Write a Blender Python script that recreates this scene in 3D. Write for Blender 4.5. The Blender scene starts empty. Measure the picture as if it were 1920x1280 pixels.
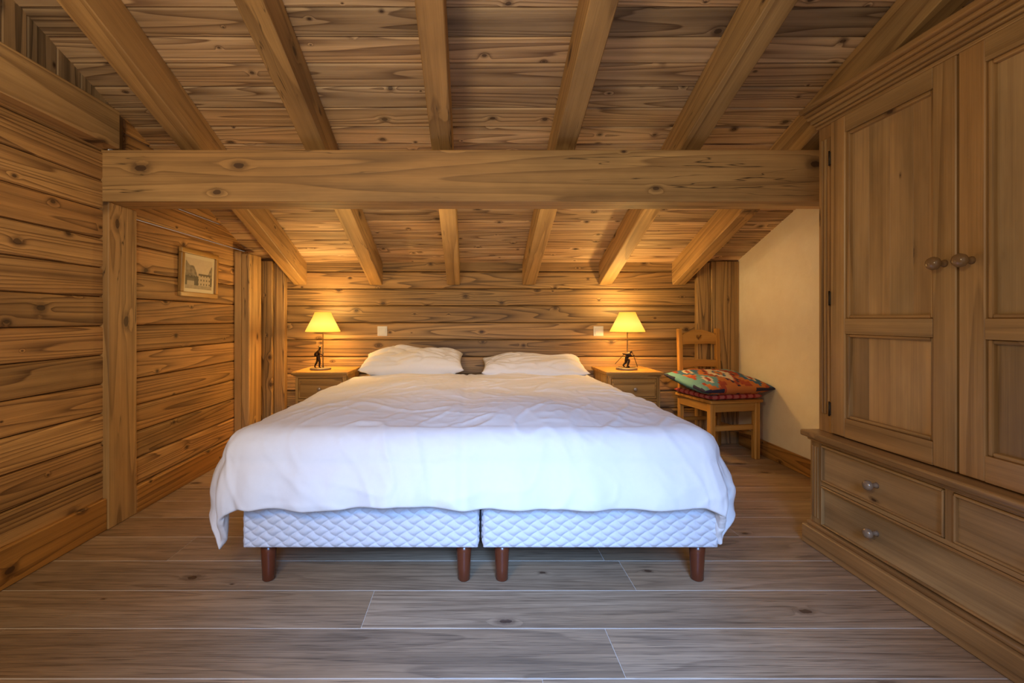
import bpy, bmesh, math, random
from mathutils import Vector, Matrix, noise
random.seed(7)
scene = bpy.context.scene
COL = scene.collection
scene.view_settings.view_transform = 'Standard'
scene.view_settings.look = 'None'

# ------------------------------------------------------------------ materials
def new_mat(name):
    m = bpy.data.materials.new(name); m.use_nodes = True
    nt = m.node_tree; nt.nodes.clear()
    out = nt.nodes.new('ShaderNodeOutputMaterial')
    b = nt.nodes.new('ShaderNodeBsdfPrincipled')
    nt.links.new(b.outputs[0], out.inputs[0])
    return m, nt, b, out

def plain(name, col, rough=0.6, metal=0.0, nscale=30, namp=0.08, bump=0.0, sheen=0.0):
    m, nt, b, out = new_mat(name)
    tc = nt.nodes.new('ShaderNodeTexCoord')
    n = nt.nodes.new('ShaderNodeTexNoise'); n.inputs['Scale'].default_value = nscale
    n.inputs['Detail'].default_value = 4
    nt.links.new(tc.outputs['Object'], n.inputs['Vector'])
    mr = nt.nodes.new('ShaderNodeMapRange')
    mr.inputs['To Min'].default_value = 1 - namp; mr.inputs['To Max'].default_value = 1 + namp
    nt.links.new(n.outputs['Fac'], mr.inputs['Value'])
    hsv = nt.nodes.new('ShaderNodeHueSaturation'); hsv.inputs['Color'].default_value = (*col, 1)
    nt.links.new(mr.outputs[0], hsv.inputs['Value'])
    nt.links.new(hsv.outputs[0], b.inputs['Base Color'])
    b.inputs['Roughness'].default_value = rough; b.inputs['Metallic'].default_value = metal
    if sheen: b.inputs['Sheen Weight'].default_value = sheen
    if bump:
        bp = nt.nodes.new('ShaderNodeBump'); bp.inputs['Strength'].default_value = bump
        bp.inputs['Distance'].default_value = 0.01
        nt.links.new(n.outputs['Fac'], bp.inputs['Height']); nt.links.new(bp.outputs[0], b.inputs['Normal'])
    return m

def wood(name, dark, light, knot=(0.040, 0.014, 0.006), rings=16, gx=0.4, gy=9.0, rough=0.5,
         var=0.25, knots=True, kth=0.085, bump=0.3, contrast=1.0, kscale=(4.5, 7.0), sat=1.0, fiber=0.5,
         bulge=0.8, streakamt=0.34, cracks=0.0, blotch=0.2, pores=0.0):
    m, nt, b, out = new_mat(name)
    N = nt.nodes.new; L = nt.links.new
    at = N('ShaderNodeAttribute'); at.attribute_name = 'gc'
    def mapping(s):
        mp = N('ShaderNodeMapping'); mp.inputs['Scale'].default_value = s
        L(at.outputs['Vector'], mp.inputs['Vector']); return mp.outputs[0]
    def math_(op, a, c=None, d=None):
        n = N('ShaderNodeMath'); n.operation = op
        for i, v in enumerate((a, c, d)):
            if v is None: continue
            if isinstance(v, (int, float)): n.inputs[i].default_value = v
            else: L(v, n.inputs[i])
        return n.outputs[0]
    def maprange(v, a, c, d, e, smooth=False):
        n = N('ShaderNodeMapRange')
        if smooth: n.interpolation_type = 'SMOOTHSTEP'
        L(v, n.inputs['Value'])
        n.inputs['From Min'].default_value = a; n.inputs['From Max'].default_value = c
        n.inputs['To Min'].default_value = d; n.inputs['To Max'].default_value = e
        return n.outputs[0]
    def tex(s, detail=2, ro=0.5):
        n = N('ShaderNodeTexNoise'); n.inputs['Scale'].default_value = 1; n.inputs['Detail'].default_value = detail
        n.inputs['Roughness'].default_value = ro
        L(mapping(s), n.inputs['Vector']); return n.outputs['Fac']
    def mixc(f, a, c):
        n = N('ShaderNodeMix'); n.data_type = 'RGBA'
        if isinstance(f, (int, float)): n.inputs['Factor'].default_value = f
        else: L(f, n.inputs['Factor'])
        for i, v in ((6, a), (7, c)):
            if isinstance(v, tuple): n.inputs[i].default_value = (*v, 1)
            else: L(v, n.inputs[i])
        return n.outputs[2]
    n1 = tex((gx, gy, gy), 1.2, 0.35)
    phase = math_('MULTIPLY', n1, rings)
    if knots:
        kth = kth * 0.6
        vo = N('ShaderNodeTexVoronoi'); vo.voronoi_dimensions = '2D'; vo.inputs['Scale'].default_value = 1
        L(mapping((kscale[0] * 0.6, kscale[1] * 0.6, 1)), vo.inputs['Vector'])
        sepc = N('ShaderNodeSeparateColor'); L(vo.outputs['Color'], sepc.inputs[0])
        size = maprange(sepc.outputs[0], 0, 1, 0.25, 1.35)
        dist = math_('DIVIDE', vo.outputs['Distance'], size)
        wob = tex((40, 40, 40), 2)
        dist = math_('ADD', dist, math_('MULTIPLY', math_('SUBTRACT', wob, 0.5), 0.03))
        bul = maprange(dist, 0.0, kth * 3.4, 1.0, 0.0, True)
        phase = math_('ADD', phase, math_('MULTIPLY', bul, bulge))
    fr = math_('FRACT', phase)
    r01 = math_('POWER', fr, 2.6)
    soft = maprange(fr, 0.93, 1.0, 1.0, 0.0, True)
    r01 = math_('MULTIPLY', r01, soft)
    fine = tex((4, 240, 240), 3, 0.65)
    streak = tex((0.5, 45, 45), 4, 0.65)
    val = math_('ADD', math_('MULTIPLY', r01, 0.80 * contrast), math_('MULTIPLY', maprange(fine, 0.3, 0.7, 0, 1), fiber * 0.5))
    val = math_('ADD', val, math_('MULTIPLY', maprange(streak, 0.32, 0.68, 0, 1), streakamt))
    val = maprange(val, 0.15, 1.05, 0, 1)
    hue = tex((0.9, 2.5, 2.5), 2)
    light2 = (light[0] * 0.94, light[1] * 0.82, light[2] * 0.66)
    lc = mixc(maprange(hue, 0.35, 0.65, 0, 1), light, light2)
    col = mixc(val, lc, dark)
    if pores:
        pn = tex((7, 420, 420), 1)
        col = mixc(math_('MULTIPLY', maprange(pn, 0.58, 0.70, 0, 1), pores), col, (dark[0] * 0.45, dark[1] * 0.45, dark[2] * 0.45))
    if knots:
        km = maprange(dist, kth * 0.7, kth, 1.0, 0.0, True)
        halo = maprange(dist, kth, kth * 2.0, 0.5, 0.0, True)
        k0 = math_('MAXIMUM', km, halo)
        col = mixc(math_('MULTIPLY', k0, 0.85), col, knot)
    if cracks:
        cn = tex((0.9, 16, 16), 3, 0.5)
        cm = maprange(math_('ABSOLUTE', math_('SUBTRACT', cn, 0.5)), 0.0, 0.008, 1.0, 0.0)
        gate = maprange(tex((1.5, 3, 3), 1), 0.52, 0.60, 0.0, 1.0)
        col = mixc(math_('MULTIPLY', math_('MULTIPLY', cm, gate), cracks), col, (0.04, 0.02, 0.008))
    geo = N('ShaderNodeNewGeometry')
    patch = tex((1.4, 5, 5), 4, 0.6)
    v = math_('ADD', maprange(geo.outputs['Random Per Island'], 0, 1, 1 - var, 1 + var),
              maprange(patch, 0.3, 0.7, -blotch, blotch))
    hsv = N('ShaderNodeHueSaturation'); L(col, hsv.inputs['Color']); L(v, hsv.inputs['Value'])
    hsv.inputs['Saturation'].default_value = sat
    L(hsv.outputs[0], b.inputs['Base Color'])
    b.inputs['Roughness'].default_value = rough
    bp = N('ShaderNodeBump'); bp.inputs['Strength'].default_value = bump; bp.inputs['Distance'].default_value = 0.003
    bh = math_('ADD', math_('MULTIPLY', r01, -0.7), math_('MULTIPLY', fine, -0.8))
    L(bh, bp.inputs['Height']); L(bp.outputs[0], b.inputs['Normal'])
    return m

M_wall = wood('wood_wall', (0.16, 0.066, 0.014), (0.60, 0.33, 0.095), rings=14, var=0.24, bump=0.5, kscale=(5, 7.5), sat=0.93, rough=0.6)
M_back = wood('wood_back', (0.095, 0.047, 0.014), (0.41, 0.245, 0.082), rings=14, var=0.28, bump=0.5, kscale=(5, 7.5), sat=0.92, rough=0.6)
M_grey = wood('wood_aged', (0.10, 0.065, 0.035), (0.38, 0.27, 0.16), rings=10, var=0.28)
M_ceil = wood('wood_ceiling', (0.18, 0.092, 0.038), (0.64, 0.44, 0.235), rings=13, var=0.30, kscale=(5.5, 8.0), kth=0.085, bump=0.4, sat=0.88, rough=0.6)
M_raft = wood('wood_rafter', (0.20, 0.098, 0.026), (0.50, 0.305, 0.102), rings=8, gx=0.35, gy=6, var=0.14, kscale=(3, 6), kth=0.085, contrast=0.7, cracks=0.8, blotch=0.25, sat=0.93, rough=0.6)
M_beam = wood('wood_beam', (0.22, 0.112, 0.032), (0.54, 0.325, 0.112), rings=9, gx=0.35, gy=6, var=0.06, kscale=(3.0, 5.4), kth=0.085, contrast=0.8, cracks=0.9, blotch=0.25, sat=0.93, rough=0.6)
M_floor = wood('oak_floor', (0.17, 0.108, 0.06), (0.46, 0.325, 0.20), rings=13, gx=0.4, gy=6.5, var=0.16, rough=0.40,
               kscale=(1.6, 3.2), kth=0.04, bump=0.25, contrast=0.5, bulge=0.8, fiber=0.9, pores=0.75, blotch=0.2, sat=0.92)
M_base = wood('wood_trim', (0.18, 0.075, 0.017), (0.50, 0.26, 0.07), rings=9, var=0.12)
M_ward = wood('wardrobe_pine', (0.17, 0.082, 0.020), (0.48, 0.285, 0.095), rings=6, gx=0.3, gy=7, var=0.12, rough=0.36,
              kscale=(2.4, 5), kth=0.05, bump=0.12, contrast=0.6, bulge=0.7, blotch=0.25, sat=0.93)
M_wardp = wood('wardrobe_panel', (0.23, 0.127, 0.040), (0.53, 0.34, 0.132), rings=4, gx=0.25, gy=5, var=0.07, rough=0.38,
              kscale=(1.8, 4.5), kth=0.04, bump=0.10, contrast=0.5, bulge=0.6, blotch=0.3, sat=0.92)
M_chair = wood('chair_pine', (0.30, 0.125, 0.018), (0.58, 0.31, 0.075), rings=6, gy=8, var=0.10, rough=0.35, knots=False, bump=0.05)
M_night = wood('nightstand_pine', (0.22, 0.11, 0.026), (0.48, 0.28, 0.085), rings=6, gy=8, var=0.10, rough=0.35, kth=0.04)
M_leg = plain('mahogany_leg', (0.12, 0.028, 0.010), 0.22, 0, 20, 0.15)
M_seam = plain('floor_filler', (0.72, 0.66, 0.58), 0.8)
M_gap = plain('board_gap_shadow', (0.035, 0.018, 0.008), 0.9)
M_duvet = plain('white_cotton', (0.82, 0.80, 0.78), 0.9, 0, 60, 0.02, 0.05, 0.0)
M_pillow = plain('pillow_cotton', (0.76, 0.74, 0.71), 0.9, 0, 60, 0.02, 0.05, 0.0)
M_quilt = plain('quilted_ticking', (0.62, 0.62, 0.65), 0.7, 0, 90, 0.05, 0.1)
M_bronze = plain('dark_bronze', (0.035, 0.018, 0.010), 0.4, 0.7, 40, 0.2)
M_brass = plain('lamp_metal', (0.30, 0.22, 0.13), 0.3, 0.9)
M_white = plain('white_plastic', (0.72, 0.70, 0.66), 0.35)
M_iron = plain('black_iron', (0.05, 0.035, 0.02), 0.5, 0.6)
M_knob = plain('waxed_knob', (0.24, 0.14, 0.065), 0.2, 0, 25, 0.15)
M_pewter = plain('pewter_knob', (0.36, 0.28, 0.20), 0.22, 0.3, 25, 0.15)
M_stone = plain('lamp_base_stone', (0.20, 0.15, 0.10), 0.4)

def plaster():
    m, nt, b, out = new_mat('plaster_cream')
    N = nt.nodes.new; L = nt.links.new
    tc = N('ShaderNodeTexCoord')
    n = N('ShaderNodeTexNoise'); n.inputs['Scale'].default_value = 2.5; n.inputs['Detail'].default_value = 8
    n.inputs['Roughness'].default_value = 0.65
    L(tc.outputs['Object'], n.inputs['Vector'])
    r = N('ShaderNodeValToRGB'); r.color_ramp.elements[0].position = 0.3; r.color_ramp.elements[1].position = 0.7
    r.color_ramp.elements[0].color = (0.80, 0.69, 0.54, 1); r.color_ramp.elements[1].color = (0.90, 0.82, 0.68, 1)
    L(n.outputs['Fac'], r.inputs[0]); L(r.outputs[0], b.inputs['Base Color'])
    b.inputs['Roughness'].default_value = 0.9
    n2 = N('ShaderNodeTexNoise'); n2.inputs['Scale'].default_value = 14; n2.inputs['Detail'].default_value = 6
    L(tc.outputs['Object'], n2.inputs['Vector'])
    bp = N('ShaderNodeBump'); bp.inputs['Strength'].default_value = 0.5; bp.inputs['Distance'].default_value = 0.012
    L(n2.outputs['Fac'], bp.inputs['Height']); L(bp.outputs[0], b.inputs['Normal'])
    return m
M_plaster = plaster()

def colmat(name, rough=0.8, bump=0.0):
    m, nt, b, out = new_mat(name)
    a = nt.nodes.new('ShaderNodeAttribute'); a.attribute_name = 'Col'
    nt.links.new(a.outputs['Color'], b.inputs['Base Color'])
    b.inputs['Roughness'].default_value = rough
    if bump:
        tc = nt.nodes.new('ShaderNodeTexCoord')
        n = nt.nodes.new('ShaderNodeTexNoise'); n.inputs['Scale'].default_value = 250
        nt.links.new(tc.outputs['Object'], n.inputs['Vector'])
        bp = nt.nodes.new('ShaderNodeBump'); bp.inputs['Strength'].default_value = bump; bp.inputs['Distance'].default_value = 0.003
        nt.links.new(n.outputs['Fac'], bp.inputs['Height']); nt.links.new(bp.outputs[0], b.inputs['Normal'])
    return m
M_kilim = colmat('kilim_weave', 0.9, 0.5)
M_gingham = colmat('gingham_cloth', 0.9, 0.3)
M_print = colmat('sepia_print', 0.5)

def shade_mat():
    m, nt, b, out = new_mat('lamp_shade_fabric')
    b.inputs['Base Color'].default_value = (0.9, 0.65, 0.2, 1)
    b.inputs['Roughness'].default_value = 0.8
    tc = nt.nodes.new('ShaderNodeTexCoord'); sep = nt.nodes.new('ShaderNodeSeparateXYZ')
    nt.links.new(tc.outputs['Generated'], sep.inputs[0])
    r = nt.nodes.new('ShaderNodeValToRGB')
    r.color_ramp.elements[0].color = (1.0, 0.62, 0.05, 1); r.color_ramp.elements[1].color = (0.85, 0.40, 0.02, 1)
    e = r.color_ramp.elements.new(0.4); e.color = (1.0, 0.76, 0.14, 1)
    nt.links.new(sep.outputs[2], r.inputs[0])
    nt.links.new(r.outputs[0], b.inputs['Emission Color'])
    b.inputs['Emission Strength'].default_value = 1.0
    return m
M_shade = shade_mat()

# ------------------------------------------------------------------ builders
def finish(name, me, mats, parent=None, smooth=False):
    for m in (mats if isinstance(mats, (list, tuple)) else [mats]): me.materials.append(m)
    if smooth:
        for p in me.polygons: p.use_smooth = True
    o = bpy.data.objects.new(name, me); COL.objects.link(o)
    if parent: o.parent = parent
    return o

def empty(name, loc=(0, 0, 0), rz=0.0):
    e = bpy.data.objects.new(name, None); COL.objects.link(e)
    e.location = loc; e.rotation_euler = (0, 0, rz); e.empty_display_size = 0.1
    return e

class MB:
    def __init__(s): s.v = []; s.f = []; s.g = []; s.sm = []; s.mi = []
    def box(s, lo, hi, grain='x', bevel=0.002, M=None, seg=1, mi=0, taper=None):
        lo = Vector(lo); hi = Vector(hi)
        lo, hi = Vector([min(a, c) for a, c in zip(lo, hi)]), Vector([max(a, c) for a, c in zip(lo, hi)])
        size = hi - lo; cen = (lo + hi) / 2
        bm = bmesh.new(); bmesh.ops.create_cube(bm, size=1)
        for v in bm.verts: v.co = Vector([v.co[i] * size[i] for i in range(3)])
        if taper: taper(bm, size)
        if bevel > 0:
            bmesh.ops.bevel(bm, geom=bm.edges[:], offset=min(bevel, min(size) * 0.45), segments=seg, affect='EDGES', profile=0.5)
        gi = 'xyz'.index(grain); oth = [i for i in range(3) if i != gi]
        if size[oth[0]] < size[oth[1]]: oth.reverse()
        off = Vector((random.uniform(0, 60), random.uniform(0, 60), random.uniform(0, 60)))
        base = len(s.v); bm.verts.index_update()
        for v in bm.verts:
            s.g.append(Vector((v.co[gi], v.co[oth[0]], v.co[oth[1]])) + off)
            p = v.co + cen
            if M is not None: p = M @ p
            s.v.append(tuple(p))
        for f in bm.faces:
            s.f.append([base + v.index for v in f.verts]); s.sm.append(False); s.mi.append(mi)
        bm.free(); return s
    def lathe(s, prof, origin, axis='z', seg=24, mi=0, M=None):
        off = Vector((random.uniform(0, 60), random.uniform(0, 60), 0))
        base = len(s.v); o = Vector(origin); n = len(prof)
        for r, h in prof:
            for k in range(seg):
                a = 2 * math.pi * k / seg
                c, d = r * math.cos(a), r * math.sin(a)
                if axis == 'z': p = Vector((c, d, h))
                elif axis == 'x': p = Vector((h, c, d))
                else: p = Vector((c, h, d))
                p = p + o
                if M is not None: p = M @ p
                s.v.append(tuple(p)); s.g.append(Vector((h, c, d)) + off)
        for i in range(n - 1):
            for k in range(seg):
                k2 = (k + 1) % seg
                s.f.append([base + i * seg + k, base + i * seg + k2, base + (i + 1) * seg + k2, base + (i + 1) * seg + k])
                s.sm.append(True); s.mi.append(mi)
        s.f.append([base + k for k in range(seg)][::-1]); s.sm.append(False); s.mi.append(mi)
        s.f.append([base + (n - 1) * seg + k for k in range(seg)]); s.sm.append(False); s.mi.append(mi)
        return s
    def obj(s, name, mats, parent=None):
        me = bpy.data.meshes.new(name); me.from_pydata(s.v, [], s.f)
        a = me.attributes.new('gc', 'FLOAT_VECTOR', 'POINT')
        a.data.foreach_set('vector', [c for g in s.g for c in g])
        me.polygons.foreach_set('use_smooth', s.sm)
        me.polygons.foreach_set('material_index', s.mi)
        bm = bmesh.new(); bm.from_mesh(me); bmesh.ops.recalc_face_normals(bm, faces=bm.faces[:]); bm.to_mesh(me); bm.free()
        return finish(name, me, mats, parent)

# ------------------------------------------------------------------ room
SL = 0.385; YB = 3.87; ZB = 1.497
TH = math.atan(SL)
XL = -1.79; XR = 2.20; YN = -1.4
def zc(y): return ZB + SL * (YB - y)
MR = Matrix.Translation((0, YB, ZB)) @ Matrix.Rotation(-TH, 4, 'X')

b = MB()
edge = 1.328 - 0.2155 * 13
y = edge; k = 0
joints = {13: [1.0 * (1150 - 885) / 600.0], 14: [(690 - 885) / 527.0], 15: [(1172 - 885) / 460.]}
while y < YB + 0.05:
    y2 = y + 0.2155
    cuts = joints.get(k, None)
    if cuts is None:
        cuts = [random.uniform(-1.6, 0.2)]; cuts.append(cuts[0] + random.uniform(1.4, 2.0))
    elif k == 13: cuts = [-1.55, cuts[0]]
    xs = [XL - 0.03] + [c for c in cuts if XL < c < XR - 0.1] + [XR + 0.02]
    for a, c in zip(xs[:-1], xs[1:]):
        b.box((a + 0.0007, y + 0.0022, -0.02), (c - 0.0007, min(y2 - 0.0022, YB + 0.02), 0.0), 'x', 0.0008)
    y = y2; k += 1
b.box((XL - 0.03, YN, -0.06), (XR + 0.02, YB + 0.02, -0.0012), 'x', 0, mi=1)
b.obj('floor', [M_floor, M_seam])

def hboards(b, face, z0, ztop, ys, w=0.142, thick=0.03, side='L', seg=2, bev=0.012):
    z = z0
    while z < ztop:
        z1 = min(z + w, ztop)
        j = random.uniform(-0.003, 0.003)
        if side == 'B':
            b.box((ys[0], face + j * 0.5, z + 0.0015), (ys[1], face + thick, z1 - 0.0015), 'x', bev, seg=seg)
        else:
            ymax = ys[1]
            if z > ZB - 0.02: ymax = min(ymax, YB - (z - 0.02 - ZB) / SL)
            if ymax > ys[0] + 0.05:
                b.box((face - thick, ys[0], z + 0.0015), (face + j * 0.5, ymax, z1 - 0.0015), 'y', bev, seg=seg)
        z = z1
b = MB()
hboards(b, XL - 0.01, 0.0, 1.90, (YN, 2.30))
hboards(b, XL + 0.0, 0.0, 2.2, (2.40, YB))
b.box((XL - 0.07, YN, 0), (XL - 0.026, YB, 1.48), 'y', 0, mi=1)
b.box((XL - 0.07, YN, 1.48), (XL - 0.026, 2.3, 2.05), 'y', 0, mi=1)
b.obj('wall_left', [M_wall, M_gap])
b = MB()
y = YN
while y < 2.40:
    w = random.uniform(0.10, 0.15)
    z1 = zc(y) + 0.02
    b.box((XL - 0.045, y, 1.88), (XL - 0.015, min(y + w, 2.42), z1), 'z', 0.006)
    y += w
b.obj('wall_left_gable', M_grey)
b = MB()
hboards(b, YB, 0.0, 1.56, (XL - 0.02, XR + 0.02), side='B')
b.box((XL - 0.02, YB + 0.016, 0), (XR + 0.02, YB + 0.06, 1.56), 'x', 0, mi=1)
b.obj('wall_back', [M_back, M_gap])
def prism(name, x0, x1, pts, mat):
    v = [(x0, p[0], p[1]) for p in pts] + [(x1, p[0], p[1]) for p in pts]; n = len(pts)
    f = [list(range(n))[::-1], [n + i for i in range(n)]] + [[i, (i + 1) % n, n + (i + 1) % n, n + i] for i in range(n)]
    me = bpy.data.meshes.new(name); me.from_pydata(v, [], f); me.update()
    return finish(name, me, mat)
prism('wall_right', XR, XR + 0.08, [(YN, 0), (YB, 0), (YB, zc(YB) + 0.01), (YN, zc(YN) + 0.01)], M_plaster)
b = MB()
yl = 0.02
LEN = (YB - YN) / math.cos(TH)
while yl > -LEN:
    w = 0.128
    cuts = random.sample([-1.43, -0.797, -0.153, 0.472, 1.11, 1.72], random.choice([0, 1, 1, 2]))
    xs = [XL - 0.03] + sorted(cuts) + [XR + 0.02]
    for a, c in zip(xs[:-1], xs[1:]):
        b.box((a, yl - w + 0.001, 0.0), (c, yl - 0.001, 0.022), 'x', 0.007, M=MR)
    yl -= w
b.box((XL - 0.03, -LEN, 0.016), (XR + 0.02, 0.02, 0.05), 'x', 0, M=MR, mi=1)
b.obj('ceiling', [M_ceil, M_gap])
for rx in [-1.43, -0.797, -0.153, 0.472, 1.11, 1.72]:
    b = MB(); b.box((rx - 0.052, -LEN, -0.178), (rx + 0.052, 0.06, -0.001), 'y', 0.004, M=MR)
    b.obj('rafter', M_raft)
b = MB(); b.box((XL - 0.02, 2.26, 1.60), (XR, 2.42, 1.852), 'x', 0.005, seg=2); b.obj('cross_beam', M_beam)
b = MB(); b.box((XL - 0.03, 2.262, 0), (XL + 0.018, 2.455, 1.60), 'z', 0.004); b.obj('wooden_post', M_beam)
b = MB(); b.box((XL - 0.03, YN, 1.855), (XL + 0.075, 2.262, 2.04), 'y', 0.005); b.obj('wall_purlin', M_beam)
b = MB(); b.box((XL - 0.012, YN, 0), (XL + 0.012, 2.262, 0.155), 'y', 0.004); b.obj('baseboard_left', M_base)
b = MB(); b.box((XL, 2.455, 0), (XL + 0.018, 3.49, 0.14), 'y', 0.004); b.obj('baseboard_alcove', M_base)
b = MB(); b.box((XR - 0.018, 2.2, 0), (XR, 3.80, 0.115), 'y', 0.004); b.obj('baseboard_right', M_base)
b = MB()
b.box((XL, 3.49, 0), (XL + 0.05, 3.70, 1.54), 'z', 0.004)
b.box((XL + 0.05, 3.50, 0), (XL + 0.11, 3.70, 1.52), 'z', 0.004)
b.obj('trim_1', M_beam)
b = MB()
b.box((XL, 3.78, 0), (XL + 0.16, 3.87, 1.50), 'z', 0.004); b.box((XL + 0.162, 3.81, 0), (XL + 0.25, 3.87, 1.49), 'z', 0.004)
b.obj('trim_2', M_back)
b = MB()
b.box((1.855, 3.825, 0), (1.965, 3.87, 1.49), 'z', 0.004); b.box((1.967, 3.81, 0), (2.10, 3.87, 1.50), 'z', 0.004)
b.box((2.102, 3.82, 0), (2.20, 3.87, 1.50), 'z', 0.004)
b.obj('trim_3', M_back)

# ------------------------------------------------------------------ wardrobe
W = empty('wardrobe')
Y0, Y1 = 0.90, 2.14
b = MB()
b.box((1.62, Y0, 0.10), (2.17, Y1, 1.90), 'z', 0.002)
b.obj('carcass', M_ward, W)
b = MB()
b.box((1.530, Y0 - 0.02, 0), (2.17, Y1 + 0.015, 0.085), 'y', 0.004)
b.box((1.545, Y0 - 0.01, 0.085), (2.17, Y1 + 0.008, 0.103), 'y', 0.006, seg=2)
b.box((1.560, Y1 - 0.065, 0.103), (2.17, Y1, 0.475), 'z', 0.003)
b.box((1.560, Y0, 0.103), (2.17, Y0 + 0.065, 0.475), 'z', 0.003)
b.box((1.561, Y0 + 0.065, 0.467), (1.63, Y1 - 0.065, 0.480), 'y', 0.001)
b.box((1.561, Y0 + 0.065, 0.286), (1.63, Y1 - 0.065, 0.302), 'y', 0.001)
b.box((1.561, 1.506, 0.302), (1.63, 1.532, 0.467), 'z', 0.001)
b.box((1.548, Y0 - 0.01, 0.474), (2.17, Y1 + 0.006, 0.490), 'y', 0.006, seg=2)
b.box((1.526, Y0 - 0.02, 0.490), (2.17, Y1 + 0.022, 0.518), 'y', 0.008, seg=3)
for i in range(3):
    yy = Y1 - 0.018 - i * 0.014
    b.box((1.556, yy - 0.005, 0.13), (1.563, yy + 0.005, 0.45), 'z', 0.002)
b.obj('chest_frame', M_ward, W)
def drawer(y0, y1, z0, z1, name):
    b = MB()
    b.box((1.569, y0 + 0.006, z0 + 0.006), (1.62, y1 - 0.006, z1 - 0.006), 'y', 0.003)
    b.obj(name, M_wardp, W)
    b = MB()
    for (a, c, d, e, g) in [(y0, y1, z0, z0 + 0.012, 'y'), (y0, y1, z1 - 0.012, z1, 'y'), (y0, y0 + 0.012, z0, z1, 'z'), (y1 - 0.012, y1, z0, z1, 'z')]:
        b.box((1.556, a + 0.002, d + (0.002 if d == z0 else 0)), (1.571, c - 0.002, e - 0.002), g, 0.003)
    b.obj(name + '_moulding', M_ward, W)
drawer(1.532, Y1 - 0.065, 0.302, 0.467, 'drawer_1')
drawer(Y0 + 0.065, 1.506, 0.302, 0.467, 'drawer_2')
drawer(Y0 + 0.065, Y1 - 0.065, 0.105, 0.286, 'drawer_3')
knobprof = [(0.012, 0), (0.009, -0.008), (0.007, -0.016), (0.012, -0.022), (0.018, -0.028), (0.0195, -0.036), (0.016, -0.044), (0.008, -0.048), (0.001, -0.049)]
b = MB()
for (yy, zz) in [(1.80, 0.383), (1.80, 0.197), (1.238, 0.383), (1.238, 0.197)]:
    b.lathe(knobprof, (1.569, yy, zz), 'x')
b.obj('drawer_knobs', M_pewter, W)
b = MB()
for (pa, pb) in [(2.06, Y1), (Y0, Y0 + 0.075)]:
    b.box((1.600, pa, 0.518), (1.63, pb, 1.90), 'z', 0.002)
    n = 3
    for i in range(n):
        yy = pa + (pb - pa) * (i + 0.8) / (n + 0.9)
        b.box((1.594, yy - 0.0065, 0.60), (1.602, yy + 0.0065, 1.84), 'z', 0.0035, seg=2)
b.obj('pilasters', M_ward, W)
def wdoor(y0, y1, name):
    z0, z1 = 0.524, 1.896
    st = 0.078; xf, xb = 1.588, 1.622
    b = MB()
    b.box((xf, y0, z0), (xb, y0 + st, z1), 'z', 0.003); b.box((xf, y1 - st, z0), (xb, y1, z1), 'z', 0.003)
    b.box((xf, y0 + st, z0), (xb, y1 - st, 0.605), 'y', 0.001)
    b.box((xf, y0 + st, 0.965), (xb, y1 - st, 1.030), 'y', 0.001)
    b.box((xf, y0 + st, 1.825), (xb, y1 - st, z1), 'y', 0.001)
    for (a, c) in [(0.605, 0.965), (1.030, 1.825)]:
        m = 0.014
        ya, yb = y0 + st, y1 - st
        b.box((xf + 0.007, ya, a), (xb, ya + m, c), 'z', 0.005, seg=2); b.box((xf + 0.007, yb - m, a), (xb, yb, c), 'z', 0.005, seg=2)
        b.box((xf + 0.007, ya + m, a), (xb, yb - m, a + m), 'y', 0.005, seg=2); b.box((xf + 0.007, ya + m, c - m), (xb, yb - m, c), 'y', 0.005, seg=2)
    b.obj(name + '_frame', M_ward, W)
    b = MB()
    for (a, c) in [(0.605, 0.965), (1.030, 1.825)]:
        ya, yb = y0 + st, y1 - st; n = 4
        for i in range(n):
            b.box((xf + 0.024, ya + (yb - ya) * i / n, a), (xb, ya + (yb - ya) * (i + 1) / n, c), 'z', 0.0004)
    b.obj(name + '_panels', M_wardp, W)
wdoor(1.523, 2.056, 'door_far'); wdoor(0.980, 1.515, 'door_near')
b = MB()
b.lathe([(r * 1.15, h * 1.15) for r, h in knobprof], (1.590, 1.560, 1.215), 'x'); b.lathe([(r * 1.15, h * 1.15) for r, h in knobprof], (1.590, 1.475, 1.215), 'x')
b.obj('door_knobs', M_knob, W)
b = MB()
for zz in (0.63, 1.12, 1.74):
    b.box((1.585, 2.054, zz - 0.028), (1.596, 2.062, zz + 0.028), 'z', 0.002)
    b.lathe([(0.0035, -0.032), (0.0035, 0.032)], (1.584, 2.058, zz), 'z', 10)
b.obj('hinges', M_iron, W)
b = MB()
for (z0, z1, o) in [(1.896, 1.912, 0.012), (1.912, 1.924, 0.022), (1.924, 1.942, 0.032), (1.942, 1.958, 0.044), (1.958, 1.974, 0.056), (1.974, 1.998, 0.074)]:
    b.box((1.60 - o, Y0 - o * 0.5, z0), (2.17, Y1 + o * 0.4, z1), 'y', 0.005, seg=2)
b.obj('cornice', M_ward, W)

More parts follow.
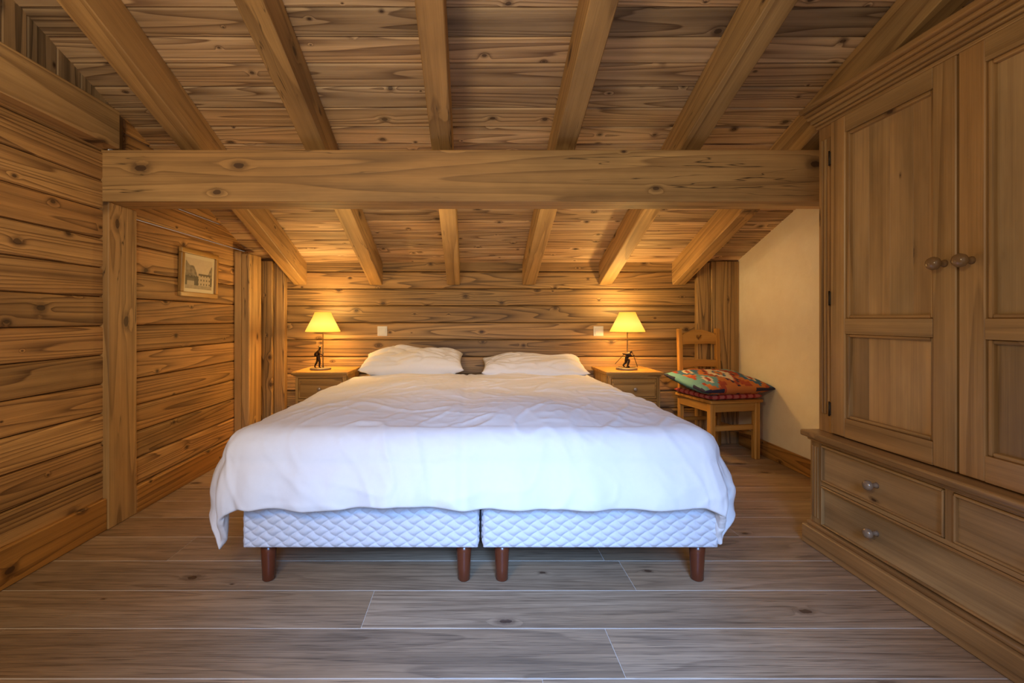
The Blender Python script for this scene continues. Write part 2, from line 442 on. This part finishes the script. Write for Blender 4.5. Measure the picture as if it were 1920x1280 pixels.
# ------------------------------------------------------------------ bed
BX = 0.033
bed = empty('bed')
def quilt_face(b, o, du, dv, nrm, w, h, nu, nv):
    base = len(b.v)
    for j in range(nv + 1):
        for i in range(nu + 1):
            u = w * i / nu; v = h * j / nv
            p = math.pi
            uu = u / 0.030; vv = v / 0.0215
            wv = 0.16 * math.sin(2 * p * vv * 0.5)
            a = abs(math.sin(p * (uu + vv + wv) / 2)); c = abs(math.sin(p * (uu - vv + wv) / 2))
            d = 0.0095 * (a * c) ** 0.5
            e = min(u, w - u, v, h - v); d = d * min(1, e / 0.012) - (0.006 if e <= 0 else 0)
            q = Vector(o) + Vector(du) * u + Vector(dv) * v + Vector(nrm) * d
            b.v.append(tuple(q)); b.g.append(Vector((u, v, 0)))
    for j in range(nv):
        for i in range(nu):
            q = base + j * (nu + 1) + i
            b.f.append([q, q + 1, q + nu + 2, q + nu + 1]); b.sm.append(True); b.mi.append(0)
for (x0, x1) in [(BX - 0.912, BX - 0.010), (BX + 0.010, BX + 0.912)]:
    b = MB()
    b.box((x0 + 0.006, 1.786, 0.148), (x1 - 0.006, 3.79, 0.345), 'y', 0.012, seg=3)
    quilt_face(b, (x0, 1.782, 0.15), (1, 0, 0), (0, 0, 1), (0, -1, 0), x1 - x0, 0.19, 380, 72)
    quilt_face(b, (x0 + 0.002, 1.782, 0.15), (0, 1, 0), (0, 0, 1), (-1, 0, 0), 2.0, 0.19, 480, 48)
    quilt_face(b, (x1 - 0.002, 1.782, 0.15), (0, 1, 0), (0, 0, 1), (1, 0, 0), 2.0, 0.19, 480, 48)
    b.obj('box_spring', M_quilt, bed)
    b = MB(); b.box((x0 + 0.005, 1.80, 0.347), (x1 - 0.005, 3.80, 0.545), 'y', 0.04, seg=4)
    b.obj('mattress', M_duvet, bed)
    b = MB()
    for lx in (x0 + 0.075, x1 - 0.075 + 0.02):
        for ly in (1.835, 3.70):
            b.lathe([(0.020, 0), (0.024, 0.004), (0.0255, 0.05), (0.029, 0.11), (0.030, 0.149)], (lx, ly, 0), 'z')
    b.obj('legs', M_leg, bed)

def sstep(a, c, x):
    t = max(0, min(1, (x - a) / (c - a))); return t * t * (3 - 2 * t)
def ridge(v, k): return max(0, 1 - abs(v) * k) ** 1.6
def duvet():
    A = 0.865; F = 1.865; BK = 3.56; R = 0.115; ztop = 0.600
    OV = 0.375; OVF = 0.328
    DX = 0.000
    step = 0.0115
    nU = int(round(2 * (A + OV) / step)); nV = int(round((BK - F + OVF) / step))
    bm = bmesh.new(); grid = []
    for j in range(nV + 1):
        vv = F - OVF + (BK - F + OVF) * j / nV
        row = []
        for i in range(nU + 1):
            uu = -(A + OV) + 2 * (A + OV) * i / nU
            t = max(0, (vv - F) / (BK - F))
            ox = max(0, abs(uu) - A); oy = max(0, F - vv)
            sx = 1 if uu > 0 else -1
            o = (ox ** 3.2 + oy ** 3.2) ** (1 / 3.2) if (ox > 0 or oy > 0) else 0
            nx = max(-A, min(A, uu)); ny = max(F, vv)
            if o > 0:
                l = math.hypot(ox, oy); dx, dy = sx * ox / l, -oy / l
            else: dx = dy = 0
            q = math.pi / 2 * R * 0.9
            per = nx * 2.3 + ny * 2.1 + math.atan2(oy, ox + 1e-6) * 0.6
            cornerness = min(ox, oy) / 0.3
            hv = 1 + 0.06 * noise.noise(Vector((per * 1.3, 3.1, 0))) + (0.16 * cornerness if sx < 0 else 0.12 * cornerness)
            o2 = o * hv
            if o2 < q:
                a = o2 / (R * 0.9) ; r = R * math.sin(a); h = R * (1 - math.cos(a))
            else:
                e = o2 - q; r = R + 0.20 * e + 0.02 * math.sin(min(1, e / 0.2) * 3.1); h = R + 0.97 * e
            head = 1 - 0.72 * sstep(3.0, 3.42, vv)
            r *= head
            w = min(1, o / 0.30)
            rip = 0.011 * w ** 1.5 * (math.sin(per * 11 + 3 * noise.noise(Vector((per, 0, 0)))) + 1.2 * noise.noise(Vector((per * 5, 1, 0))))
            rip += 0.05 * w * cornerness * math.sin(math.atan2(oy, ox + 1e-6) * 5.5 + 0.6)
            rip *= head
            p = Vector((nx + dx * (r + rip), ny + dy * (r + rip), ztop - h))
            ex = 1 - (abs(nx) / A) ** 4; ey = 1 - (max(0, (F + 0.6 - ny) / 0.6)) ** 3
            p.z += 0.022 * ex * max(0, ey)
            p.z -= 0.007 * math.exp(-(uu / 0.05) ** 2) * (1 if oy == 0 else 0.3)
            s = Vector((uu, vv, 0))
            wr = 0.022 * noise.noise(s * 1.9 + Vector((5, 2, 0))) + 0.008 * noise.noise(Vector((uu * 4.5, vv * 3.2, 7)))
            dist = noise.noise(s * 1.7 + Vector((9, 9, 1)))
            m1 = max(0, min(1, 0.5 + 1.3 * noise.noise(s * 1.3 + Vector((0, 0, 8)))))
            wr += 0.010 * ridge(noise.noise(Vector((uu * 2.4 + dist * 1.5, vv * 5.0 + dist, 2))), 7) * m1
            wr += 0.007 * ridge(noise.noise(Vector((uu * 5 - vv * 2.0 + dist * 2, vv * 2 + uu, 12))), 8)
            wr += 0.004 * ridge(noise.noise(Vector((uu * 8 + vv * 3 + dist, vv * 4 - uu * 3, 22))), 7) * (1 - m1)
            wr += 0.0022 * ridge(noise.noise(Vector((uu * 11 - vv * 5 + dist * 3, vv * 7 + uu * 3, 52))), 6)
            wr -= 0.005 * math.exp(-((uu + 0.04) / 0.010) ** 2)
            if o > 0:
                wr += 0.007 * w * noise.noise(Vector((per * 6.5, o * 3, 40)))
                p += Vector((dx, dy, 0.5)).normalized() * wr * head
            else: p.z += wr
            if t > 0.9: p.z -= 0.03 * ((t - 0.9) / 0.1) ** 2
            p.x += DX
            row.append(bm.verts.new(p))
        grid.append(row)
    for j in range(nV):
        for i in range(nU):
            bm.faces.new((grid[j][i], grid[j][i + 1], grid[j + 1][i + 1], grid[j + 1][i]))
    me = bpy.data.meshes.new('duvet'); bm.to_mesh(me); bm.free()
    o = finish('duvet', me, M_duvet, None, True)
    so = o.modifiers.new('s', 'SOLIDIFY'); so.thickness = 0.024; so.offset = -1
    su = o.modifiers.new('u', 'SUBSURF'); su.levels = 1; su.render_levels = 1
    return o
duvet()

def cushion(name, w, d, t, mat, loc, rz=0, tilt=0, nu=40, nv=30, colf=None, p=4, pinch=0.06, wr=0.012, seed=0, parent=None, roll=0):
    bm = bmesh.new(); top = []; bot = []
    for sgn, arr in ((1, top), (-1, bot)):
        for j in range(nv + 1):
            row = []
            for i in range(nu + 1):
                u = -1 + 2 * i / nu; v = -1 + 2 * j / nv
                edge = (i in (0, nu) or j in (0, nv))
                if sgn == -1 and edge: row.append(top[j][i]); continue
                h = max(0, (1 - abs(u) ** p) * (1 - abs(v) ** p)) ** 0.55
                x = w / 2 * u * (1 - pinch * (1 - v * v) * abs(u) ** 3); y = d / 2 * v * (1 - pinch * (1 - u * u) * abs(v) ** 3)
                z = sgn * t / 2 * h
                n1 = noise.noise(Vector((u * 1.6 + seed, v * 1.6, sgn * 3 + seed)))
                rn = noise.noise(Vector((u * 2.5 + seed, v * 3.5, sgn + seed * 2)))
                z += (wr * n1 * 1.4 - wr * max(0, 1 - abs(rn) * 5) * 0.7) * min(1, h * 1.5)
                row.append(bm.verts.new((x, y, z)))
            arr.append(row)
    for sgn, arr in ((1, top), (-1, bot)):
        for j in range(nv):
            for i in range(nu):
                q = (arr[j][i], arr[j][i + 1], arr[j + 1][i + 1], arr[j + 1][i])
                bm.faces.new(q if sgn == 1 else q[::-1])
    me = bpy.data.meshes.new(name); bm.to_mesh(me); bm.free()
    if colf:
        ca = me.color_attributes.new('Col', 'FLOAT_COLOR', 'CORNER')
        for pl in me.polygons:
            c = pl.center; u = c.x / (w / 2); v = c.y / (d / 2)
            cc = colf(u, v)
            for li in pl.loop_indices: ca.data[li].color = (*cc, 1)
    o = finish(name, me, mat, parent, True)
    o.location = loc; o.rotation_euler = (tilt, roll, rz)
    return o
cushion('pillow', 0.78, 0.42, 0.18, M_pillow, (-0.455, 3.61, 0.695), rz=0.03, tilt=0.22, seed=1, nu=56, nv=36, wr=0.022)
cushion('pillow', 0.80, 0.42, 0.14, M_pillow, (0.475, 3.61, 0.665), rz=-0.03, tilt=0.18, seed=6, nu=56, nv=36, wr=0.022)

# ------------------------------------------------------------------ nightstands
def nightstand(x0, x1):
    e = empty('nightstand', ((x0 + x1) / 2, 3.63, 0)); hw = (x1 - x0) / 2; fy = -0.215; by = 0.215; H = 0.635
    b = MB()
    b.box((-hw, fy, H - 0.022), (hw, by, H), 'x', 0.006, seg=3)
    b.box((-hw + 0.012, fy + 0.012, H - 0.034), (hw - 0.012, by, H - 0.022), 'x', 0.005, seg=2)
    b.obj('top', M_night, e)
    b = MB()
    for sx in (-1, 1):
        b.box((sx * (hw - 0.025) - 0.0 if sx < 0 else hw - 0.045, fy + 0.025, 0.0), (-hw + 0.045 if sx < 0 else hw - 0.02, fy + 0.055, H - 0.034), 'z', 0.002)
        xx = -hw + 0.025 if sx < 0 else hw - 0.025
        b.box((xx - 0.008, fy + 0.05, 0.06), (xx + 0.008, by - 0.01, H - 0.034), 'z', 0.001)
        b.box((xx - 0.010, by - 0.04, 0.0), (xx + 0.010, by - 0.01, 0.07), 'z', 0.001)
    b.box((-hw + 0.03, by - 0.02, 0.06), (hw - 0.03, by - 0.008, H - 0.034), 'z', 0.001)
    for (z0, z1) in [(0.0, 0.075), (0.235, 0.255), (0.415, 0.435), (H - 0.05, H - 0.034)]:
        b.box((-hw + 0.045, fy + 0.026, z0), (hw - 0.045, fy + 0.056, z1), 'x', 0.001)
    b.obj('carcass', M_night, e)
    b = MB(); k = MB()
    for (z0, z1) in [(0.078, 0.232), (0.258, 0.412), (0.438, H - 0.053)]:
        b.box((-hw + 0.048, fy + 0.022, z0), (hw - 0.048, fy + 0.045, z1), 'x', 0.004, seg=2)
        b.box((-hw + 0.062, fy + 0.017, z0 + 0.014), (hw - 0.062, fy + 0.024, z1 - 0.014), 'x', 0.004, seg=2)
        k.lathe([(r * 0.75, h * 0.6) for r, h in knobprof], (0, fy + 0.017, (z0 + z1) / 2), 'y', 16)
    b.obj('drawers', M_night, e); k.obj('knobs', M_pewter, e)
nightstand(-1.335, -0.915)
nightstand(0.988, 1.415)

# ------------------------------------------------------------------ lamps
def skin(name, vs, es, rs, mat, parent, loc=(0, 0, 0), sc=1.0, mirror=False):
    me = bpy.data.meshes.new(name)
    me.from_pydata([tuple(Vector(v) * sc) for v in vs], es, [])
    me.materials.append(mat)
    o = bpy.data.objects.new(name, me); COL.objects.link(o); o.parent = parent; o.location = loc
    m = o.modifiers.new('skin', 'SKIN'); m.use_smooth_shade = True
    lay = me.skin_vertices[0].data
    for i, r in enumerate(rs): lay[i].radius = (r * sc, r * sc)
    lay[0].use_root = True
    s = o.modifiers.new('sub', 'SUBSURF'); s.levels = 1; s.render_levels = 2
    return o

def lamp(x, y, z, kind):
    e = empty('table_lamp', (x, y, z))
    b = MB(); b.lathe([(0.078, 0), (0.080, 0.004), (0.080, 0.010), (0.074, 0.014), (0.001, 0.015)], (0, 0, 0), 'z', 32); b.obj('base', M_stone, e)
    b = MB()
    b.lathe([(0.008, 0.012), (0.008, 0.02), (0.0042, 0.024), (0.0042, 0.325), (0.012, 0.33), (0.013, 0.365), (0.006, 0.37)], (0.012, 0.02, 0), 'z', 16)
    b.obj('stem', M_brass, e)
    n = 40; bm = bmesh.new(); rows = []
    for (r, h) in [(0.131, 0.292), (0.132, 0.296), (0.112, 0.335), (0.092, 0.375), (0.074, 0.410), (0.062, 0.440), (0.061, 0.444)]:
        rows.append([bm.verts.new((0.012 + r * math.cos(2 * math.pi * k / n), 0.02 + r * math.sin(2 * math.pi * k / n), h)) for k in range(n)])
    for a, c in zip(rows[:-1], rows[1:]):
        for k in range(n): bm.faces.new((a[k], a[(k + 1) % n], c[(k + 1) % n], c[k]))
    me = bpy.data.meshes.new('shade'); bm.to_mesh(me); bm.free()
    o = finish('shade', me, M_shade, e, True); s = o.modifiers.new('s', 'SOLIDIFY'); s.thickness = 0.002
    b = MB(); b.lathe([(0.006, 0.35), (0.018, 0.375), (0.022, 0.395), (0.016, 0.415), (0.002, 0.422)], (0.012, 0.02, 0), 'z', 16)
    mb = bpy.data.materials.get('bulb')
    if not mb:
        mb, nt, bs, _ = new_mat('bulb'); bs.inputs['Emission Color'].default_value = (1, 0.75, 0.35, 1); bs.inputs['Emission Strength'].default_value = 4
    ob = b.obj('bulb', mb, e)
    if kind == 'hiker':
        vs = [(0, 0, .085), (.006, 0, .125), (.010, 0, .140), (.014, 0, .153), (.016, 0, .163),
              (.016, -.008, .050), (.012, -.008, .008), (.028, -.008, .004),
              (-.010, .008, .048), (-.030, .008, .010), (-.018, .008, .004),
              (.022, -.016, .110), (.040, -.014, .098), (-.006, .016, .105), (.014, .016, .085),
              (-.010, 0, .122), (-.022, 0, .110), (-.020, 0, .088)]
        es = [(0, 1), (1, 2), (2, 3), (3, 4), (0, 5), (5, 6), (6, 7), (0, 8), (8, 9), (9, 10), (1, 11), (11, 12), (1, 13), (13, 14), (1, 15), (15, 16), (16, 17)]
        rs = [.013, .015, .006, .010, .008, .009, .006, .005, .009, .006, .005, .006, .004, .006, .004, .008, .012, .010]
        skin('hiker_figure', vs, es, rs, M_bronze, e, (-0.016, -0.01, 0.012))
        b = MB(); b.box((0.026, -0.026, 0.014), (0.030, -0.022, 0.135), 'z', 0.001)
        b.lathe([(0.017, 0), (0.017, 0.003), (0.009, 0.004), (0.008, 0.010), (0.001, 0.011)], (-0.002, -0.01, 0.174), 'z', 16)
        b.obj('staff_and_hat', M_bronze, e)
    else:
        vs = [(-.010, 0, .060), (.012, 0, .092), (.020, 0, .104), (.028, 0, .113), (.033, 0, .120),
              (.014, -.010, .055), (.000, -.010, .012), (.016, -.010, .006),
              (-.002, .012, .040), (-.024, .012, .016), (-.012, .012, .006),
              (.034, -.014, .080), (.048, -.014, .094), (-.004, .016, .092), (-.028, .016, .100),
              (-.004, 0, .098), (-.014, 0, .090)]
        es = [(0, 1), (1, 2), (2, 3), (3, 4), (0, 5), (5, 6), (6, 7), (0, 8), (8, 9), (9, 10), (1, 11), (11, 12), (1, 13), (13, 14), (1, 15), (15, 16)]
        rs = [.013, .014, .006, .010, .008, .009, .006, .005, .009, .006, .005, .006, .004, .006, .004, .008, .010]
        skin('skier_figure', vs, es, rs, M_bronze, e, (-0.004, -0.02, 0.014), 1.1)
        b = MB()
        b.box((-0.075, -0.036, 0.015), (0.060, -0.026, 0.018), 'x', 0.001, M=Matrix.Rotation(-0.08, 4, 'Y'))
        b.box((-0.070, -0.012, 0.015), (0.050, -0.002, 0.018), 'x', 0.001, M=Matrix.Rotation(0.10, 4, 'Y'))
        b.box((-0.002, -0.002, -0.06), (0.002, 0.002, 0.06), 'z', 0.0005, M=Matrix.Translation((0.052, -0.036, 0.078)) @ Matrix.Rotation(-0.35, 4, 'Y'))
        b.box((-0.002, -0.002, -0.06), (0.002, 0.002, 0.06), 'z', 0.0005, M=Matrix.Translation((-0.052, -0.004, 0.085)) @ Matrix.Rotation(0.75, 4, 'Y'))
        b.obj('skis_and_poles', M_bronze, e)
    ld = bpy.data.lights.new('lamp_light', 'POINT'); ld.energy = 9; ld.color = (1.0, 0.64, 0.22); ld.shadow_soft_size = 0.025
    lo = bpy.data.objects.new('light', ld); COL.objects.link(lo); lo.parent = e; lo.location = (0.012, 0.02, 0.455)
    ld2 = bpy.data.lights.new('lamp_light_low', 'POINT'); ld2.energy = 7.5; ld2.color = (1.0, 0.64, 0.22); ld2.shadow_soft_size = 0.03
    lo = bpy.data.objects.new('light_low', ld2); COL.objects.link(lo); lo.parent = e; lo.location = (0.012, 0.02, 0.315)
lamp(-1.175, 3.60, 0.636, 'hiker')
lamp(1.20, 3.60, 0.636, 'skier')

# ------------------------------------------------------------------ switches
for sx in (-0.747, 1.053):
    e = empty('light_switch', (sx, 3.87, 0.925))
    b = MB(); b.box((-0.041, -0.010, -0.041), (0.041, 0.004, 0.041), 'x', 0.004, seg=2)
    b.box((-0.029, -0.014, -0.029), (0.029, -0.008, 0.029), 'x', 0.003, seg=2)
    b.obj('plate_and_rocker', M_white, e)

# ------------------------------------------------------------------ framed picture
P = empty('framed_picture', (XL + 0.002, 3.025, 1.318)); P.rotation_euler = (0, math.radians(2), 0)
fw, fh, fb = 0.205, 0.150, 0.030
b = MB()
b.box((0, -fw, fh - fb), (0.024, fw, fh), 'y', 0.004, seg=2); b.box((0, -fw, -fh), (0.024, fw, -fh + fb), 'y', 0.004, seg=2)
b.box((0, -fw, -fh + fb), (0.024, -fw + fb, fh - fb), 'z', 0.004, seg=2); b.box((0, fw - fb, -fh + fb), (0.024, fw, fh - fb), 'z', 0.004, seg=2)
b.obj('frame', M_night, P)
def sepia(u, v):
    if u < 0.09 or u > 0.91 or v < 0.11 or v > 0.89: return (0.62, 0.54, 0.38)
    s = noise.noise(Vector((u * 14, v * 14, 0))) * 0.06
    mt = 0.60 + 0.18 * math.sin(u * 7 + 0.6) + 0.05 * math.sin(u * 23)
    if v > mt: g = 0.50 + s * 0.5
    else: g = 0.20 + s * 2 + 0.12 * max(0, (v - 0.5))
    if v < 0.44 + 0.05 * noise.noise(Vector((u * 20, 0, 0))): g = 0.06 + abs(s)
    if 0.48 < u < 0.86 and 0.2 < v < 0.52:
        g = 0.42
        if (u * 100) % 9 < 3.5 and (v * 100) % 11 < 5: g = 0.10
        if v > 0.47: g = 0.10
    if 0.14 < u < 0.36 and 0.17 < v < 0.38: g = 0.36 if v < 0.31 else 0.12
    if v < 0.2: g = 0.30 + s
    return (g * 1.1, g * 0.90, g * 0.62)
nu, nv = 90, 64; w2, h2 = fw - fb + 0.004, fh - fb + 0.004
vs = [(0.010, -w2 + 2 * w2 * i / nu, -h2 + 2 * h2 * j / nv) for j in range(nv + 1) for i in range(nu + 1)]
fs = [[j * (nu + 1) + i, j * (nu + 1) + i + 1, (j + 1) * (nu + 1) + i + 1, (j + 1) * (nu + 1) + i] for j in range(nv) for i in range(nu)]
me = bpy.data.meshes.new('print'); me.from_pydata(vs, [], fs)
ca = me.color_attributes.new('Col', 'FLOAT_COLOR', 'CORNER')
for pl in me.polygons:
    i = pl.index % nu; j = pl.index // nu
    for li in pl.loop_indices: ca.data[li].color = (*sepia((i + .5) / nu, (j + .5) / nv), 1)
finish('print', me, M_print, P)

# ------------------------------------------------------------------ chair
C = empty('dining_chair', (1.868, 3.555, 0), math.radians(11))
b = MB()
hw, hd = 0.185, 0.185
LEAN = math.radians(-2.2)
for sx in (-1, 1):
    b.box((sx * hw - 0.021, -hd - 0.02, 0), (sx * hw + 0.021, -hd + 0.022, 0.42), 'z', 0.004)
    b.box((sx * (hw - 0.015) - 0.018, hd - 0.018, 0), (sx * (hw - 0.015) + 0.018, hd + 0.018, 0.44), 'z', 0.004)
    Mb = Matrix.Translation((sx * (hw - 0.015), hd, 0.43)) @ Matrix.Rotation(LEAN, 4, 'X')
    b.box((-0.018, -0.018, 0), (0.018, 0.014, 0.52), 'z', 0.006, M=Mb, seg=2)
    b.box((sx * hw - 0.011, -hd + 0.02, 0.16), (sx * hw + 0.011, hd - 0.016, 0.195), 'y', 0.003)
    b.box((sx * hw - 0.011, -hd + 0.02, 0.355), (sx * hw + 0.011, hd - 0.016, 0.42), 'y', 0.003)
b.box((-hw + 0.02, -hd - 0.012, 0.355), (hw - 0.02, -hd + 0.012, 0.42), 'x', 0.003)
b.box((-hw + 0.02, hd - 0.01, 0.355), (hw - 0.02, hd + 0.01, 0.42), 'x', 0.003)
b.box((-hw + 0.02, -hd + 0.0, 0.215), (hw - 0.02, -hd + 0.018, 0.255), 'x', 0.003)
b.box((-hw + 0.02, hd - 0.008, 0.215), (hw - 0.02, hd + 0.008, 0.245), 'x', 0.003)
b.box((-hw - 0.03, -hd - 0.04, 0.42), (hw + 0.03, hd + 0.012, 0.442), 'x', 0.007, seg=3)
b.obj('frame_and_seat', M_chair, C)
def rail2d(name, outer, holes, z, y, tilt, thick):
    cu = bpy.data.curves.new(name, 'CURVE'); cu.dimensions = '2D'; cu.fill_mode = 'BOTH'; cu.extrude = thick / 2; cu.bevel_depth = 0.002
    for pts in [outer] + holes:
        sp = cu.splines.new('POLY'); sp.points.add(len(pts) - 1); sp.use_cyclic_u = True
        for q, p in zip(sp.points, pts): q.co = (p[0], p[1], 0, 1)
    tmp = bpy.data.objects.new(name, cu); COL.objects.link(tmp)
    dg = bpy.context.evaluated_depsgraph_get(); me = bpy.data.meshes.new_from_object(tmp.evaluated_get(dg))
    bpy.data.objects.remove(tmp)
    me.materials.clear()
    a = me.attributes.new('gc', 'FLOAT_VECTOR', 'POINT')
    for i, v in enumerate(me.vertices): a.data[i].vector = (v.co.x + 3, v.co.y + 9, v.co.z)
    o = finish(name, me, M_chair, C); o.location = (0, y, z); o.rotation_euler = (math.radians(90) - tilt, 0, 0)
    return o
hx = hw - 0.03
outer = []
for i in range(25):
    t = -1 + 2 * i / 24; outer.append((t * hx, 0.045 + 0.030 * (math.cos(t * math.pi) * 0.5 + 0.5) - 0.01 * (1 if abs(t) > .85 else 0)))
for i in range(25):
    t = 1 - 2 * i / 24; outer.append((t * hx, -0.045 - 0.010 * (math.cos(t * math.pi) * 0.5 + 0.5) + 0.018 * (1 - t * t)))
heart = []
for i in range(32):
    a = 2 * math.pi * i / 32
    heart.append((0.0019 * 16 * math.sin(a) ** 3, 0.012 + 0.0019 * (13 * math.cos(a) - 5 * math.cos(2 * a) - 2 * math.cos(3 * a) - math.cos(4 * a))))
rail2d('back_top_rail', outer, [heart], 0.865, hd + 0.015, 0.0, 0.018)
outer2 = [(-hx, 0.028), (0, 0.036), (hx, 0.028), (hx, -0.026), (0, -0.018), (-hx, -0.026)]
rail2d('back_lower_rail', outer2, [], 0.665, hd + 0.008, 0.0, 0.016)

def ging(u, v):
    a = int((u + 1) * 11) % 3; c = int((v + 1) * 11) % 3
    if a == 0 and c == 0: return (0.30, 0.02, 0.02)
    if a == 0 or c == 0: return (0.50, 0.12, 0.10)
    if a == 1 and c == 1: return (0.08, 0.08, 0.20)
    return (0.66, 0.60, 0.52)
cushion('seat_cushion', 0.43, 0.42, 0.046, M_gingham, (1.864, 3.542, 0.467), rz=math.radians(11), nu=66, nv=66, colf=ging, p=10, pinch=0.0, wr=0.003, seed=3)
def kil(u, v):
    red = (0.36, 0.06, 0.025); org = (0.52, 0.17, 0.04); blue = (0.04, 0.14, 0.28); teal = (0.13, 0.32, 0.36); cream = (0.64, 0.57, 0.45); nav = (0.02, 0.02, 0.06)
    q = 15.0; U = round(u * q) / q; V = round(v * q) / q
    if max(abs(u), abs(v)) > 0.95: return nav
    if U < -0.86: return teal
    if U > 0.86: return blue
    d = abs(U) / 0.36 + abs(V) / 0.85
    if d < 0.20: return org
    if d < 0.36: return blue
    if d < 0.78: return cream
    if d < 0.95: return red
    if d < 1.08: return nav
    for cx, cy in ((-.60, -.42), (.60, -.42), (-.60, .42), (.60, .42)):
        e = abs(U - cx) / 0.28 + abs(V - cy) / 0.50
        if e < 0.24: return red
        if e < 0.50: return cream
        if e < 1.0: return teal if cx * cy > 0 else blue
    return org if noise.noise(Vector((U * 3, V * 3, 0))) > -0.1 else red
cushion('kilim_cushion', 0.62, 0.47, 0.13, M_kilim, (1.858, 3.515, 0.556), rz=math.radians(14), tilt=math.radians(9), nu=96, nv=90, colf=kil, p=3, pinch=0.05, wr=0.006, seed=9)

# ------------------------------------------------------------------ lights
def area(name, loc, target, sx, sy, energy, col, spread=180):
    ld = bpy.data.lights.new(name, 'AREA'); ld.shape = 'RECTANGLE'; ld.size = sx; ld.size_y = sy
    ld.energy = energy; ld.color = col; ld.spread = math.radians(spread)
    o = bpy.data.objects.new(name, ld); COL.objects.link(o); o.location = loc
    o.rotation_euler = (Vector(target) - Vector(loc)).to_track_quat('-Z', 'Y').to_euler()
    return o
area('window_daylight', (0.20, -0.9, 1.60), (0.22, 1.55, 0.0), 0.8, 0.8, 20, (0.24, 0.48, 1.0), 56)
area('warm_front_fill', (-0.7, 0.0, 1.7), (-0.6, 2.4, 1.6), 0.5, 0.4, 20, (1.0, 0.78, 0.48))  # added warm fill beside the camera, not a fixture on the ceiling
area('alcove_fill', (0.0, 2.62, 1.58), (0.0, 3.6, 0.9), 2.6, 0.12, 9, (1.0, 0.70, 0.32))  # unseen strip added behind the cross beam to brighten the alcove, no fixture there
w = bpy.data.worlds.new('world'); scene.world = w; w.use_nodes = True
bg = w.node_tree.nodes['Background']; bg.inputs[0].default_value = (1.0, 0.88, 0.72, 1); bg.inputs[1].default_value = 0.52

# ------------------------------------------------------------------ camera
cd = bpy.data.cameras.new('camera'); cam = bpy.data.objects.new('camera', cd); COL.objects.link(cam)
cam.location = (0, 0, 1.03); cam.rotation_euler = (math.pi / 2, 0, 0)
cd.sensor_width = 36; cd.lens = 870 / 1920 * 36
cd.shift_x = (960 - 885) / 1920; cd.shift_y = -(640 - 597) / 1920
cd.clip_start = 0.02
scene.camera = cam
